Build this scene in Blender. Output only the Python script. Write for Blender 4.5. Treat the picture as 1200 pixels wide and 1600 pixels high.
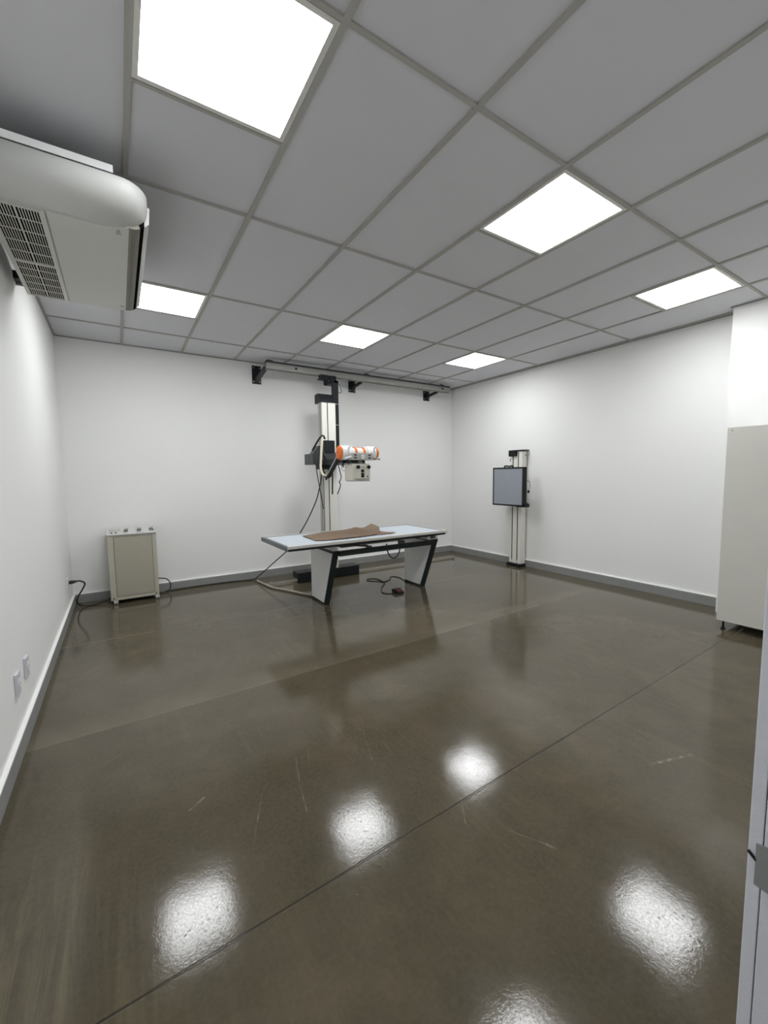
import bpy, bmesh, math, random
from mathutils import Vector, Matrix, noise
random.seed(4)
for o in list(bpy.data.objects):
    bpy.data.objects.remove(o, do_unlink=True)
S = bpy.context.scene
COL = S.collection

# ------------------------------------------------------------------ camera
YAW, PITCH, ROLL, FPX = 0.570636, -0.0865425, -0.0116451, 642.91
cam = bpy.data.cameras.new('camera')
cam.sensor_fit = 'VERTICAL'
cam.sensor_height = 24.0
cam.sensor_width = 18.0
cam.lens = FPX / 1600 * 24.0
cam.clip_start = 0.02
cob = bpy.data.objects.new('camera', cam)
COL.objects.link(cob)
fw = Vector((math.sin(YAW) * math.cos(PITCH), math.cos(YAW) * math.cos(PITCH), math.sin(PITCH)))
rt = Vector((math.cos(YAW), -math.sin(YAW), 0))
up = rt.cross(fw)
r2 = math.cos(ROLL) * rt + math.sin(ROLL) * up
u2 = -math.sin(ROLL) * rt + math.cos(ROLL) * up
m = Matrix((r2, u2, -fw)).transposed().to_4x4()
m.translation = (-0.11646, -1.35848, 1.39581)
cob.matrix_world = m
S.camera = cob

# ------------------------------------------------------------------ light and exposure
PANEL = 16.5            # radiance of the LED panels
HALL = 0.26             # grey light coming in through the doorway
S.view_settings.view_transform = 'Standard'
S.view_settings.look = 'None'
S.view_settings.exposure = 0.34
S.view_settings.gamma = 1.0
S.view_settings.use_curve_mapping = False
w = bpy.data.worlds.new('world')
S.world = w
w.use_nodes = True
w.node_tree.nodes['Background'].inputs[0].default_value = (0.9, 0.95, 1.0, 1)
w.node_tree.nodes['Background'].inputs[1].default_value = HALL

# ------------------------------------------------------------------ room numbers
XL, XR, YB, YF, H = -0.6203, 5.0587, 4.386, -1.206, 2.9457
M_ = 0.625

# ------------------------------------------------------------------ materials
def lin(c):
    c = c / 255.0
    return c / 12.92 if c <= 0.04045 else ((c + 0.055) / 1.055) ** 2.4
def rgb(r, g, b):
    return (lin(r), lin(g), lin(b), 1)

def mat(name, col, rough=0.5, metal=0.0, var=0.04, scale=30.0, bump=0.0, bscale=200.0, spec=0.5):
    ma = bpy.data.materials.new(name)
    ma.use_nodes = True
    nt = ma.node_tree
    b = nt.nodes['Principled BSDF']
    b.inputs['Roughness'].default_value = rough
    b.inputs['Metallic'].default_value = metal
    b.inputs['Specular IOR Level'].default_value = spec
    tc = nt.nodes.new('ShaderNodeTexCoord')
    n = nt.nodes.new('ShaderNodeTexNoise')
    n.inputs['Scale'].default_value = scale
    n.inputs['Detail'].default_value = 4
    nt.links.new(tc.outputs['Object'], n.inputs['Vector'])
    mx = nt.nodes.new('ShaderNodeMix')
    mx.data_type = 'RGBA'
    lo = [max(0, c * (1 - var)) for c in col[:3]] + [1]
    hi = [min(1, c * (1 + var)) for c in col[:3]] + [1]
    mx.inputs['A'].default_value = lo
    mx.inputs['B'].default_value = hi
    nt.links.new(n.outputs['Fac'], mx.inputs['Factor'])
    nt.links.new(mx.outputs['Result'], b.inputs['Base Color'])
    if bump > 0:
        n2 = nt.nodes.new('ShaderNodeTexNoise')
        n2.inputs['Scale'].default_value = bscale
        n2.inputs['Detail'].default_value = 3
        nt.links.new(tc.outputs['Object'], n2.inputs['Vector'])
        bp = nt.nodes.new('ShaderNodeBump')
        bp.inputs['Strength'].default_value = bump
        bp.inputs['Distance'].default_value = 0.002
        nt.links.new(n2.outputs['Fac'], bp.inputs['Height'])
        nt.links.new(bp.outputs['Normal'], b.inputs['Normal'])
    return ma

def emit(name, col, s):
    ma = bpy.data.materials.new(name)
    ma.use_nodes = True
    nt = ma.node_tree
    b = nt.nodes['Principled BSDF']
    b.inputs['Base Color'].default_value = (0.8, 0.8, 0.8, 1)
    b.inputs['Emission Color'].default_value = col
    b.inputs['Emission Strength'].default_value = s
    return ma

MAT = {
 'wall': mat('wall_paint', (0.86, 0.86, 0.845, 1), 0.75, var=0.012, scale=2.0, bump=0.12, bscale=90, spec=0.3),
 'ceil': mat('ceiling_tile', (0.68, 0.68, 0.71, 1), 0.9, var=0.02, scale=5, bump=0.1, bscale=160, spec=0.2),
 'tbar': mat('ceiling_bar', (0.44, 0.43, 0.40, 1), 0.9, var=0.03, spec=0.15),
 'angle': mat('wall_angle', (0.34, 0.34, 0.33, 1), 0.6),
 'lamp_frame': mat('lamp_frame', (0.75, 0.74, 0.70, 1), 0.5),
 'lamp': emit('lamp_diffuser', (0.965, 0.985, 1.0, 1), PANEL),
 'base': mat('baseboard_grey', (0.27, 0.275, 0.265, 1), 0.5, var=0.10, scale=12),
 'cap': mat('baseboard_cap', (0.93, 0.93, 0.91, 1), 0.5, var=0.02),  # whitened so the upward-facing edge reads as lit
 'jamb': mat('jamb_paint', (0.85, 0.85, 0.90, 1), 0.5, var=0.05, scale=60, bump=0.2, bscale=300),
 'steel': mat('brushed_steel', (0.42, 0.43, 0.42, 1), 0.42, metal=0.7, var=0.08, scale=80),
 'dsteel': mat('dark_hole', (0.05, 0.05, 0.05, 1), 0.6),
 'ac': mat('aged_white_plastic', (0.55, 0.555, 0.535, 1), 0.5, var=0.03, scale=8),
 'aclow': mat('aged_plastic_panel', (0.62, 0.62, 0.575, 1), 0.5, var=0.03, scale=8),
 'louver': mat('louver_plastic', (0.29, 0.28, 0.245, 1), 0.7, var=0.08, spec=0.2),
 'plate': mat('socket_plate', (0.66, 0.66, 0.71, 1), 0.4, var=0.02),
 'white': mat('white_plastic', (0.80, 0.80, 0.80, 1), 0.4, var=0.02),
 'black': mat('black_plastic', (0.012, 0.013, 0.014, 1), 0.45, var=0.2, spec=0.22),
 'void': mat('dark_void', (0.008, 0.008, 0.008, 1), 1.0, spec=0.0),
 'blackm': mat('black_metal', (0.014, 0.016, 0.018, 1), 0.4, var=0.2, spec=0.22),
 'dgrey': mat('dark_grey_paint', (0.04, 0.042, 0.045, 1), 0.45, var=0.1),
 'rubber': mat('black_rubber', (0.015, 0.014, 0.013, 1), 0.55, var=0.2),
 'gen': mat('beige_grey_enamel', (0.47, 0.45, 0.37, 1), 0.45, var=0.03, scale=10),
 'genp': mat('beige_grey_panel', (0.385, 0.36, 0.29, 1), 0.5, var=0.04, scale=10),
 'gent': mat('console_grey', (0.60, 0.60, 0.58, 1), 0.45, var=0.05, scale=40),
 'seam': mat('dark_seam', (0.10, 0.095, 0.075, 1), 0.7),
 'caster': mat('caster_plastic', (0.55, 0.54, 0.50, 1), 0.4),
 'rail': mat('worn_rail', (0.37, 0.365, 0.34, 1), 0.5, metal=0.2, var=0.16, scale=14),
 'alu': mat('aluminium', (0.60, 0.59, 0.55, 1), 0.45, metal=0.3, var=0.10, scale=25),
 'col': mat('column_white', (0.80, 0.79, 0.72, 1), 0.4, var=0.03),
 'colside': mat('column_grey', (0.52, 0.51, 0.48, 1), 0.4, metal=0.2, var=0.05),
 'orange': mat('orange_plastic', (0.78, 0.16, 0.012, 1), 0.4, var=0.06),
 'tubew': mat('tube_white', (0.86, 0.86, 0.87, 1), 0.35, var=0.02),
 'tubeg': mat('tube_grey', (0.56, 0.58, 0.61, 1), 0.45, var=0.03),
 'panelg': mat('panel_grey', (0.46, 0.46, 0.42, 1), 0.45, var=0.04),
 'coll': mat('collimator_beige', (0.62, 0.60, 0.52, 1), 0.45, var=0.03),
 'hose': mat('cream_hose', (0.66, 0.61, 0.49, 1), 0.55, var=0.08, scale=60),
 'table': mat('tabletop_blue_white', (0.56, 0.62, 0.68, 1), 0.35, var=0.02),
 'tgreen': mat('dark_green_frame', (0.018, 0.026, 0.025, 1), 0.4, var=0.15, spec=0.22),
 'slate': mat('slate_edge', (0.13, 0.145, 0.15, 1), 0.45, var=0.08),
 'leg': mat('leg_panel_grey', (0.90, 0.90, 0.90, 1), 0.45, var=0.03, scale=10),
 'apron': mat('brown_vinyl', (0.205, 0.135, 0.082, 1), 0.6, var=0.12, scale=18, bump=0.3, bscale=60),
 'apron2': mat('brown_binding', (0.07, 0.042, 0.028, 1), 0.6),
 'screen': mat('bucky_screen', (0.29, 0.315, 0.355, 1), 0.5, var=0.02, scale=4),
 'cab': mat('cabinet_melamine', (0.66, 0.65, 0.60, 1), 0.55, var=0.02, scale=6),
 'cabe': mat('cabinet_edge', (0.72, 0.71, 0.68, 1), 0.5),
 'pipe': mat('pvc_pipe', (0.34, 0.31, 0.26, 1), 0.55, var=0.08),
 'red': mat('red_plastic', (0.10, 0.03, 0.025, 1), 0.5),
 'grey': mat('grey_plastic', (0.35, 0.35, 0.34, 1), 0.5),
 'mark': mat('grey_print', (0.33, 0.33, 0.32, 1), 0.5),
}

def floor_material():
    ma = bpy.data.materials.new('polished_concrete')
    ma.use_nodes = True
    nt = ma.node_tree
    N, Lk = nt.nodes, nt.links
    b = N['Principled BSDF']
    geo = N.new('ShaderNodeNewGeometry')
    P = geo.outputs['Position']
    def noise_(sc, det=4, rough=0.55, dist=0.0, vec=None):
        n = N.new('ShaderNodeTexNoise')
        n.inputs['Scale'].default_value = sc
        n.inputs['Detail'].default_value = det
        n.inputs['Roughness'].default_value = rough
        n.inputs['Distortion'].default_value = dist
        Lk.new(vec or P, n.inputs['Vector'])
        return n.outputs['Fac']
    def math_(op, a, b2=None, clamp=False):
        n = N.new('ShaderNodeMath')
        n.operation = op
        n.use_clamp = clamp
        for i, v in enumerate((a, b2)):
            if v is None: continue
            if isinstance(v, (int, float)): n.inputs[i].default_value = v
            else: Lk.new(v, n.inputs[i])
        return n.outputs[0]
    def vmath(op, a, b2=None):
        n = N.new('ShaderNodeVectorMath')
        n.operation = op
        for i, v in enumerate((a, b2)):
            if v is None: continue
            if isinstance(v, tuple): n.inputs[i].default_value = v
            else: Lk.new(v, n.inputs[i])
        return n
    def ramp(v, lo, hi, a=0.0, c=1.0):
        n = N.new('ShaderNodeMapRange')
        n.inputs[1].default_value = lo
        n.inputs[2].default_value = hi
        n.inputs[3].default_value = a
        n.inputs[4].default_value = c
        Lk.new(v, n.inputs[0])
        return n.outputs[0]
    def mix(f, A, B):
        n = N.new('ShaderNodeMix')
        n.data_type = 'RGBA'
        if isinstance(f, float): n.inputs['Factor'].default_value = f
        else: Lk.new(f, n.inputs['Factor'])
        for k, v in (('A', A), ('B', B)):
            if isinstance(v, tuple): n.inputs[k].default_value = v
            else: Lk.new(v, n.inputs[k])
        return n.outputs['Result']
    sep = N.new('ShaderNodeSeparateXYZ')
    Lk.new(P, sep.inputs[0])
    big = noise_(0.9, 6, 0.6, 0.6)
    mid = noise_(4.0, 6, 0.65, 0.4)
    fine = noise_(60, 4, 0.7)
    c = mix(ramp(big, 0.35, 0.65), FLOOR_A, FLOOR_B)
    c = mix(ramp(mid, 0.42, 0.70, 0.0, 0.6), c, FLOOR_C)
    c = mix(ramp(fine, 0.35, 0.75, 0.0, 0.22), c, (0.17, 0.15, 0.11, 1))
    # saw-cut joints that run across the room (two sharp, one worn and filled)
    wob = ramp(noise_(3.0, 2), 0, 1, -0.004, 0.004)
    def joint(y0, half, slope=0.0):
        d = math_('SUBTRACT', sep.outputs[1], y0)
        if slope:
            d = math_('SUBTRACT', d, math_('MULTIPLY', sep.outputs[0], slope))
        d = math_('ADD', d, wob)
        return d, ramp(math_('ABSOLUTE', d), half, half * 0.4)
    d1, j1 = joint(-0.155, 0.006, 0.018)
    d2, j2 = joint(1.342, 0.010, 0.008)
    d3, j3 = joint(2.885, 0.010, -0.03)
    # a pale worn strip on the far side of the second joint
    pale = ramp(d2, 0.0, 0.24, 0.5, 0.0)
    side = math_('GREATER_THAN', d2, 0.0)
    pale = math_('MULTIPLY', math_('MULTIPLY', pale, side), ramp(noise_(2.0, 3), 0.3, 0.7))
    c = mix(pale, c, (0.22, 0.195, 0.15, 1))
    c = mix(math_('MULTIPLY', j3, 0.35), c, (0.25, 0.22, 0.17, 1))
    c = mix(math_('MULTIPLY', j2, 0.15), c, (0.24, 0.21, 0.16, 1))
    # faint swept trowel streaks, stronger in the near left corner
    rot = N.new('ShaderNodeMapping')
    rot.inputs['Rotation'].default_value = (0, 0, 0.5)
    rot.inputs['Scale'].default_value = (26.0, 1.6, 1.0)
    Lk.new(P, rot.inputs['Vector'])
    stk = ramp(noise_(1.0, 5, 0.7, 0.8, rot.outputs[0]), 0.48, 0.70)
    cor = vmath('DISTANCE', P, (-0.62, 0.0, 0.0))
    zone = math_('ADD', ramp(cor.outputs['Value'], 0.65, 0.25, 0.0, 0.55), math_('MULTIPLY', ramp(noise_(1.3, 3), 0.45, 0.65), 0.16))
    c = mix(math_('MULTIPLY', stk, zone), c, (0.19, 0.165, 0.10, 1))
    # scratches, each a short pale stroke
    segs = [((0.55,0.52),(0.50,0.34),.006),((0.50,0.34),(0.47,0.18),.005),((0.58,0.42),(0.63,0.56),.003),((0.66,0.60),(0.69,0.54),.003),
            ((0.06,0.46),(0.12,0.50),.010),((1.10,-0.35),(1.17,-0.47),.004),((1.17,-0.47),(1.18,-0.50),.010),((0.98,-0.23),(1.06,-0.12),.003),
            ((1.95,-0.47),(2.20,-0.55),.014),((0.93,0.50),(0.86,0.30),.003),((0.98,0.40),(0.97,0.28),.003),((0.34,0.38),(0.24,0.15),.003),
            ((0.28,1.02),(0.36,1.03),.008),((1.30,0.90),(1.45,0.75),.003),((2.4,0.9),(2.45,0.7),.003),((-0.25,1.0),(-0.18,1.05),.006)]
    sm = None
    for (a, e, hw) in segs:
        A = (a[0], a[1], 0.0)
        D = (e[0]-a[0], e[1]-a[1], 0.0)
        L2 = D[0]**2 + D[1]**2
        pa = vmath('SUBTRACT', P, A)
        dt = vmath('DOT_PRODUCT', pa.outputs[0], D)
        hh = math_('DIVIDE', dt.outputs['Value'], L2, True)
        sc = N.new('ShaderNodeVectorMath')
        sc.operation = 'SCALE'
        sc.inputs[0].default_value = D
        Lk.new(hh, sc.inputs['Scale'])
        df = vmath('SUBTRACT', pa.outputs[0], sc.outputs[0])
        ln = vmath('LENGTH', df.outputs[0])
        mk = ramp(ln.outputs['Value'], hw, hw * 0.2)
        sm = mk if sm is None else math_('MAXIMUM', sm, mk)
    sm = math_('MULTIPLY', sm, ramp(noise_(25, 3), 0.30, 0.75))
    c = mix(math_('MULTIPLY', sm, 0.27), c, (0.33, 0.28, 0.21, 1))
    # dark specks and pits
    vor = N.new('ShaderNodeTexVoronoi')
    vor.inputs['Scale'].default_value = 9.0
    Lk.new(P, vor.inputs['Vector'])
    speck = math_('MULTIPLY', ramp(vor.outputs['Distance'], 0.05, 0.02), ramp(noise_(3.1), 0.5, 0.6))
    c = mix(math_('MULTIPLY', speck, 0.5), c, (0.03, 0.028, 0.022, 1))
    c = mix(math_('MULTIPLY', j1, 0.75), c, (0.022, 0.02, 0.016, 1))
    Lk.new(c, b.inputs['Base Color'])
    r = ramp(noise_(6, 5, 0.7), 0.3, 0.7, FLOOR_R0, FLOOR_R1)
    r = math_('ADD', r, math_('MULTIPLY', sm, 0.3))
    Lk.new(r, b.inputs['Roughness'])
    b.inputs['IOR'].default_value = 1.5
    # relief: trowel waviness, fine grain, the groove and the strokes
    hgt = math_('ADD', math_('MULTIPLY', noise_(11, 4, 0.6), 0.55), math_('MULTIPLY', noise_(95, 4, 0.7), 0.30))
    # dull pits and trowel nicks break up the gloss
    pv = N.new('ShaderNodeTexVoronoi')
    pv.inputs['Scale'].default_value = 42.0
    Lk.new(P, pv.inputs['Vector'])
    pit = math_('MULTIPLY', ramp(pv.outputs['Distance'], 0.26, 0.08), ramp(noise_(9, 2), 0.42, 0.54))
    grain = ramp(noise_(130, 3, 0.75), 0.40, 0.66)
    dull = math_('ADD', math_('MULTIPLY', pit, 0.58), math_('MULTIPLY', grain, 0.5), True)
    Lk.new(math_('SUBTRACT', 0.5, math_('MULTIPLY', dull, 0.49)), b.inputs['Specular IOR Level'])
    hgt = math_('SUBTRACT', hgt, math_('MULTIPLY', j1, 2.0))
    hgt = math_('SUBTRACT', hgt, math_('MULTIPLY', j2, 0.3))
    hgt = math_('SUBTRACT', hgt, math_('MULTIPLY', sm, 0.2))
    hgt = math_('SUBTRACT', hgt, math_('MULTIPLY', speck, 0.6))
    bp = N.new('ShaderNodeBump')
    bp.inputs['Strength'].default_value = 0.30
    bp.inputs['Distance'].default_value = 0.0016
    Lk.new(hgt, bp.inputs['Height'])
    Lk.new(bp.outputs['Normal'], b.inputs['Normal'])
    return ma
FLOOR_A = (0.073, 0.059, 0.037, 1)
FLOOR_B = (0.108, 0.088, 0.058, 1)
FLOOR_C = (0.058, 0.051, 0.030, 1)
FLOOR_R0, FLOOR_R1 = 0.07, 0.125
MAT['floor'] = floor_material()

# ------------------------------------------------------------------ mesh helpers
class B:
    """collects shapes of one part, built in room coordinates"""
    def __init__(s):
        s.bm = bmesh.new()
    def box(s, x0, x1, y0, y1, z0, z1, bev=0.0, seg=2):
        x0, x1 = sorted((x0, x1)); y0, y1 = sorted((y0, y1)); z0, z1 = sorted((z0, z1))
        t = bmesh.new()
        bmesh.ops.create_cube(t, size=1)
        for v in t.verts:
            v.co = Vector(((x0+x1)/2 + v.co.x*(x1-x0), (y0+y1)/2 + v.co.y*(y1-y0), (z0+z1)/2 + v.co.z*(z1-z0)))
        if bev > 0:
            bmesh.ops.bevel(t, geom=t.edges[:], offset=bev, segments=seg, affect='EDGES', profile=0.5)
        return s.merge(t)
    def merge(s, t):
        me = bpy.data.meshes.new('t')
        t.to_mesh(me); t.free()
        s.bm.from_mesh(me)
        bpy.data.meshes.remove(me)
        return s
    def obox(s, c, ax, ay, az, sx, sy, sz, bev=0.0):
        """box about c with its own axes"""
        t = bmesh.new()
        bmesh.ops.create_cube(t, size=1)
        if bev > 0:
            for v in t.verts: v.co = Vector((v.co.x*sx, v.co.y*sy, v.co.z*sz))
            bmesh.ops.bevel(t, geom=t.edges[:], offset=bev, segments=2, affect='EDGES', profile=0.5)
            sx = sy = sz = 1
        c = Vector(c)
        for v in t.verts:
            v.co = c + Vector(ax)*v.co.x*sx + Vector(ay)*v.co.y*sy + Vector(az)*v.co.z*sz
        return s.merge(t)
    def bar(s, p, q, wd, ht, bev=0.0):
        p, q = Vector(p), Vector(q)
        d = (q-p).normalized()
        a = Vector((0,0,1)) if abs(d.z) < 0.9 else Vector((1,0,0))
        sd = d.cross(a).normalized()
        u = sd.cross(d).normalized()
        return s.obox((p+q)/2, d, sd, u, (q-p).length, wd, ht, bev)
    def lathe(s, p, q, prof, seg=24):
        """prof: list of (t 0..1 or metres along p->q, radius)"""
        p, q = Vector(p), Vector(q)
        d = (q-p).normalized()
        a = Vector((0,0,1)) if abs(d.z) < 0.9 else Vector((1,0,0))
        e1 = d.cross(a).normalized(); e2 = d.cross(e1)
        L = (q-p).length
        rings = []
        for t, r in prof:
            o = p + d*t*L
            rings.append([s.bm.verts.new(o + (e1*math.cos(2*math.pi*k/seg) + e2*math.sin(2*math.pi*k/seg))*max(r, 1e-4)) for k in range(seg)])
        for i in range(len(rings)-1):
            sharp = prof[i][0] == prof[i+1][0]
            for k in range(seg):
                f = s.bm.faces.new((rings[i][k], rings[i][(k+1)%seg], rings[i+1][(k+1)%seg], rings[i+1][k]))
                f.smooth = not sharp
        for ring in (rings[0], rings[-1]):
            try: s.bm.faces.new(ring)
            except ValueError: pass
        return s
    def cyl(s, p, q, r, r2=None, seg=24, bev=0.0):
        r2 = r if r2 is None else r2
        L = (Vector(q)-Vector(p)).length
        if bev > 0:
            b = bev/L
            return s.lathe(p, q, [(0, r-bev), (b, r), (1-b, r2), (1, r2-bev)], seg)
        return s.lathe(p, q, [(0, r), (1, r2)], seg)
    def sphere(s, c, r, sc=(1,1,1)):
        t = bmesh.new()
        bmesh.ops.create_uvsphere(t, u_segments=16, v_segments=10, radius=r)
        for v in t.verts: v.co = Vector((v.co.x*sc[0], v.co.y*sc[1], v.co.z*sc[2])) + Vector(c)
        for f in t.faces: f.smooth = True
        return s.merge(t)
    def tube(s, pts, r, seg=10, sub=6, wav=None):
        pts = [Vector(p) for p in pts]
        out = []
        n = len(pts)
        for i in range(n-1):
            p0, p1, p2, p3 = pts[max(i-1,0)], pts[i], pts[i+1], pts[min(i+2,n-1)]
            for k in range(sub):
                t = k/sub
                out.append(0.5*((2*p1) + (p2-p0)*t + (2*p0-5*p1+4*p2-p3)*t*t + (3*p1-p0-3*p2+p3)*t**3))
        out.append(pts[-1])
        prev = None
        rings = []
        nrm = None
        for i, o in enumerate(out):
            d = (out[min(i+1,len(out)-1)] - out[max(i-1,0)])
            d = d.normalized() if d.length > 1e-9 else Vector((0,0,1))
            if nrm is None:
                a = Vector((0,0,1)) if abs(d.z) < 0.9 else Vector((1,0,0))
                nrm = d.cross(a).normalized()
            else:
                nrm = (nrm - d*nrm.dot(d)).normalized()
            e2 = d.cross(nrm)
            rr = r if wav is None else r*(1 + wav*(1 if i % 2 else -1))
            rings.append([s.bm.verts.new(o + (nrm*math.cos(2*math.pi*k/seg)+e2*math.sin(2*math.pi*k/seg))*rr) for k in range(seg)])
        for i in range(len(rings)-1):
            for k in range(seg):
                f = s.bm.faces.new((rings[i][k], rings[i][(k+1)%seg], rings[i+1][(k+1)%seg], rings[i+1][k]))
                f.smooth = True
        s.bm.faces.new(rings[0]); s.bm.faces.new(rings[-1])
        return s
    def prism(s, poly, axis, a, b, bev=0.0):
        """poly in the two other axes (in xyz order), extruded along axis from a to b"""
        t = bmesh.new()
        def P(u, v, w_):
            return {'x': (w_, u, v), 'y': (u, w_, v), 'z': (u, v, w_)}[axis]
        A = [t.verts.new(P(u, v, a)) for u, v in poly]
        C = [t.verts.new(P(u, v, b)) for u, v in poly]
        n = len(poly)
        t.faces.new(A); t.faces.new(C)
        for i in range(n):
            t.faces.new((A[i], A[(i+1)%n], C[(i+1)%n], C[i]))
        bmesh.ops.recalc_face_normals(t, faces=t.faces[:])
        if bev > 0:
            bmesh.ops.bevel(t, geom=t.edges[:], offset=bev, segments=2, affect='EDGES', profile=0.5)
        return s.merge(t)

def build(name, b, m, parent=None, label=None, org=None):
    """link the shapes as one mesh object; a part takes its thing's origin"""
    bmesh.ops.recalc_face_normals(b.bm, faces=b.bm.faces[:])
    o0 = Vector(parent['_o']) if parent is not None and '_o' in parent else Vector(org or (0, 0, 0))
    for v in b.bm.verts: v.co -= o0
    me = bpy.data.meshes.new(name)
    b.bm.to_mesh(me); b.bm.free()
    me.materials.append(MAT[m])
    o = bpy.data.objects.new(name, me)
    COL.objects.link(o)
    o['_o'] = tuple(o0)
    if parent is not None: o.parent = parent
    else: o.location = o0
    if label: o['label'] = label
    return o

def build_each(name, b, m, parent=None, label=None):
    """one object for every separate piece"""
    bm = b.bm
    bm.verts.ensure_lookup_table()
    seen, out = set(), []
    for v0 in list(bm.verts):
        if v0 in seen: continue
        st, isl = [v0], []
        seen.add(v0)
        while st:
            v = st.pop(); isl.append(v)
            for e in v.link_edges:
                q = e.other_vert(v)
                if q not in seen: seen.add(q); st.append(q)
        nb = B(); mp_ = {v: nb.bm.verts.new(v.co) for v in isl}
        for f in {f for v in isl for f in v.link_faces}:
            g_ = nb.bm.faces.new([mp_[v] for v in f.verts]); g_.smooth = f.smooth
        out.append(build(name, nb, m, parent, label))
    bm.free()
    return out

def tag(o, label, cat, group=None):
    o['label'] = label; o['category'] = cat
    if group: o['group'] = group
    return o

def thing(name, loc, label, cat, group=None):
    o = bpy.data.objects.new(name, None)
    o.empty_display_size = 0.1
    COL.objects.link(o)
    o.location = loc
    o['_o'] = tuple(loc)
    return tag(o, label, cat, group)

def struct(name, b, m, parent=None):
    o = build(name, b, m, parent)
    if parent is None: o['kind'] = 'structure'
    return o

def copy_tree(o, loc, label=None):
    r = o.copy(); COL.objects.link(r); r.location = loc
    if label: r['label'] = label
    for ch in list(o.children):
        c = ch.copy(); COL.objects.link(c); c.parent = r
        for g in list(ch.children):
            d = g.copy(); COL.objects.link(d); d.parent = c
    return r

# ================================================================== SETTING
struct('floor', B().box(XL-0.12, XR+0.12, -2.6, YB+0.12, -0.1, 0.0), 'floor')
cl = struct('ceiling', B().box(XL-0.1, XR+0.1, YF-0.35, YB+0.1, H+0.006, H+0.1), 'ceil')
g = B()
bw, zb0, zb1 = 0.0125, H-0.004, H+0.0062
for i in range(0, 9):
    x = i*M_
    g.box(x-bw, x+bw, YF, YB, zb0, zb1)
for j in range(-1, 4):
    y = j*1.25
    if y < YF: continue
    g.box(XL, XR, y-bw*0.8, y+bw*0.8, zb0+0.0006, zb1)
for i in (0, 3, 6):
    for j in (1, 5):
        g.box(i*M_+bw, (i+1)*M_-bw, j*M_-bw*0.7, j*M_+bw*0.7, zb0+0.0006, zb1)
build('ceiling_grid', g, 'tbar', cl)
struct('wall_back', B().box(XL-0.12, XR+0.12, YB, YB+0.12, -0.1, H+0.1), 'wall')
struct('wall_left', B().box(XL-0.12, XL, YF-0.35, YB, -0.1, H+0.1), 'wall')
struct('wall_right', B().box(XR, XR+0.12, YF-0.35, YB, -0.1, H+0.1), 'wall')
PX = 4.851
struct('wall_pillar', B().box(PX, XR, YF, 0.24, 0, H+0.006), 'wall')
fr = B()
fr.box(0.53, XR, YF-0.29, YF, 0, H+0.006)
fr.box(XL, -0.53, YF-0.29, YF, 0, H+0.006)
fr.box(-0.53, 0.53, YF-0.29, YF, 2.13, H+0.006)
struct('wall_front', fr, 'wall')
bh = 0.098
def baseboard(side, box, capbox):
    o = struct('baseboard_'+side, B().box(*box), 'base')
    build('top_edge', B().box(*capbox), 'cap', o, 'top edge of the skirting, coloured white to show the light it catches')
T = 0.020
baseboard('back', (XL, XR, YB-T, YB, 0, bh), (XL, XR, YB-T, YB, bh, bh+0.009))
baseboard('left', (XL, XL+T, YF, YB-T, 0, bh), (XL, XL+T, YF, YB-T, bh, bh+0.009))
baseboard('right', (XR-T, XR, 0.24, YB-T, 0, bh), (XR-T, XR, 0.24, YB-T, bh, bh+0.009))
az0, az1 = H-0.006, H+0.006
struct('trim_1', B().box(XL, XL+0.020, YF, YB, az0, az1), 'angle')
struct('trim_2', B().box(XL+0.020, XR-0.012, YB-0.012, YB, az0, az1), 'angle')
struct('trim_3', B().box(XR-0.018, XR, 0.24, YB, az0, az1), 'angle')
struct('trim_4', B().box(PX-0.016, PX, YF, 0.256, az0, az1), 'angle')
# door frame the camera stands in
dj = B()
dj.box(0.5, 0.53, -1.2188, YF, 0, 2.1, 0.001)
dj.box(0.5, 0.53, -1.496, -1.2200, 0, 2.1, 0.001)
dj.box(-0.53, -0.5, -1.496, YF, 0, 2.1, 0.001)
dj.box(-0.53, 0.53, -1.496, YF, 2.1, 2.13)
do = struct('door_1', dj, 'jamb')
sp = B().prism([(-1.2138, 0.903), (-1.2138, 0.955), (-1.262, 0.963), (-1.262, 0.897)], 'x', 0.4975, 0.5)
build('strike_plate', sp, 'steel', do, 'brushed steel strike plate')
build('latch_lip', B().bar((0.4992, -1.2065, 0.9405), (0.4992, -1.2145, 0.9335), 0.004, 0.0025), 'black', do)
build('bolt_recess', B().box(0.499, 0.502, -1.262, -1.2335, 0.775, 0.815, 0.0005), 'grey', do)

# ================================================================== CEILING LIGHTS
def lamp_thing(label):
    t = thing('ceiling_light', (M_/2, M_/2, H), label, 'ceiling light', 'square light panels in the ceiling')
    f = B()
    a0, a1, b0, b1 = bw+0.0005, M_-bw-0.0005, 0.034, M_-0.034
    for (x0, x1, y0, y1) in ((a0, b0, a0, a1), (b1, a1, a0, a1), (b0, b1, a0, b0), (b0, b1, b1, a1)):
        f.box(x0, x1, y0, y1, H-0.003, H+0.005)
    build('frame', f, 'lamp_frame', t)
    build('diffuser', B().box(b0, b1, b0, b1, H-0.0005, H+0.005), 'lamp', t)
    return t
L0 = lamp_thing('largest lit light panel, nearest the camera above the air conditioner')
for (i, j, lb) in ((3, 0, 'lit light panel second nearest, in the middle of the ceiling'),
                   (6, 0, 'lit light panel nearest the right wall and its pillar'),
                   (0, 4, 'lit light panel partly hidden by the air conditioner'),
                   (3, 4, 'lit light panel above the x-ray tube stand, in front of its wall rail'),
                   (6, 4, 'lit light panel near the back right corner, smallest in view')):
    copy_tree(L0, ((i+.5)*M_, (j+.5)*M_, H), lb)

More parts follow.
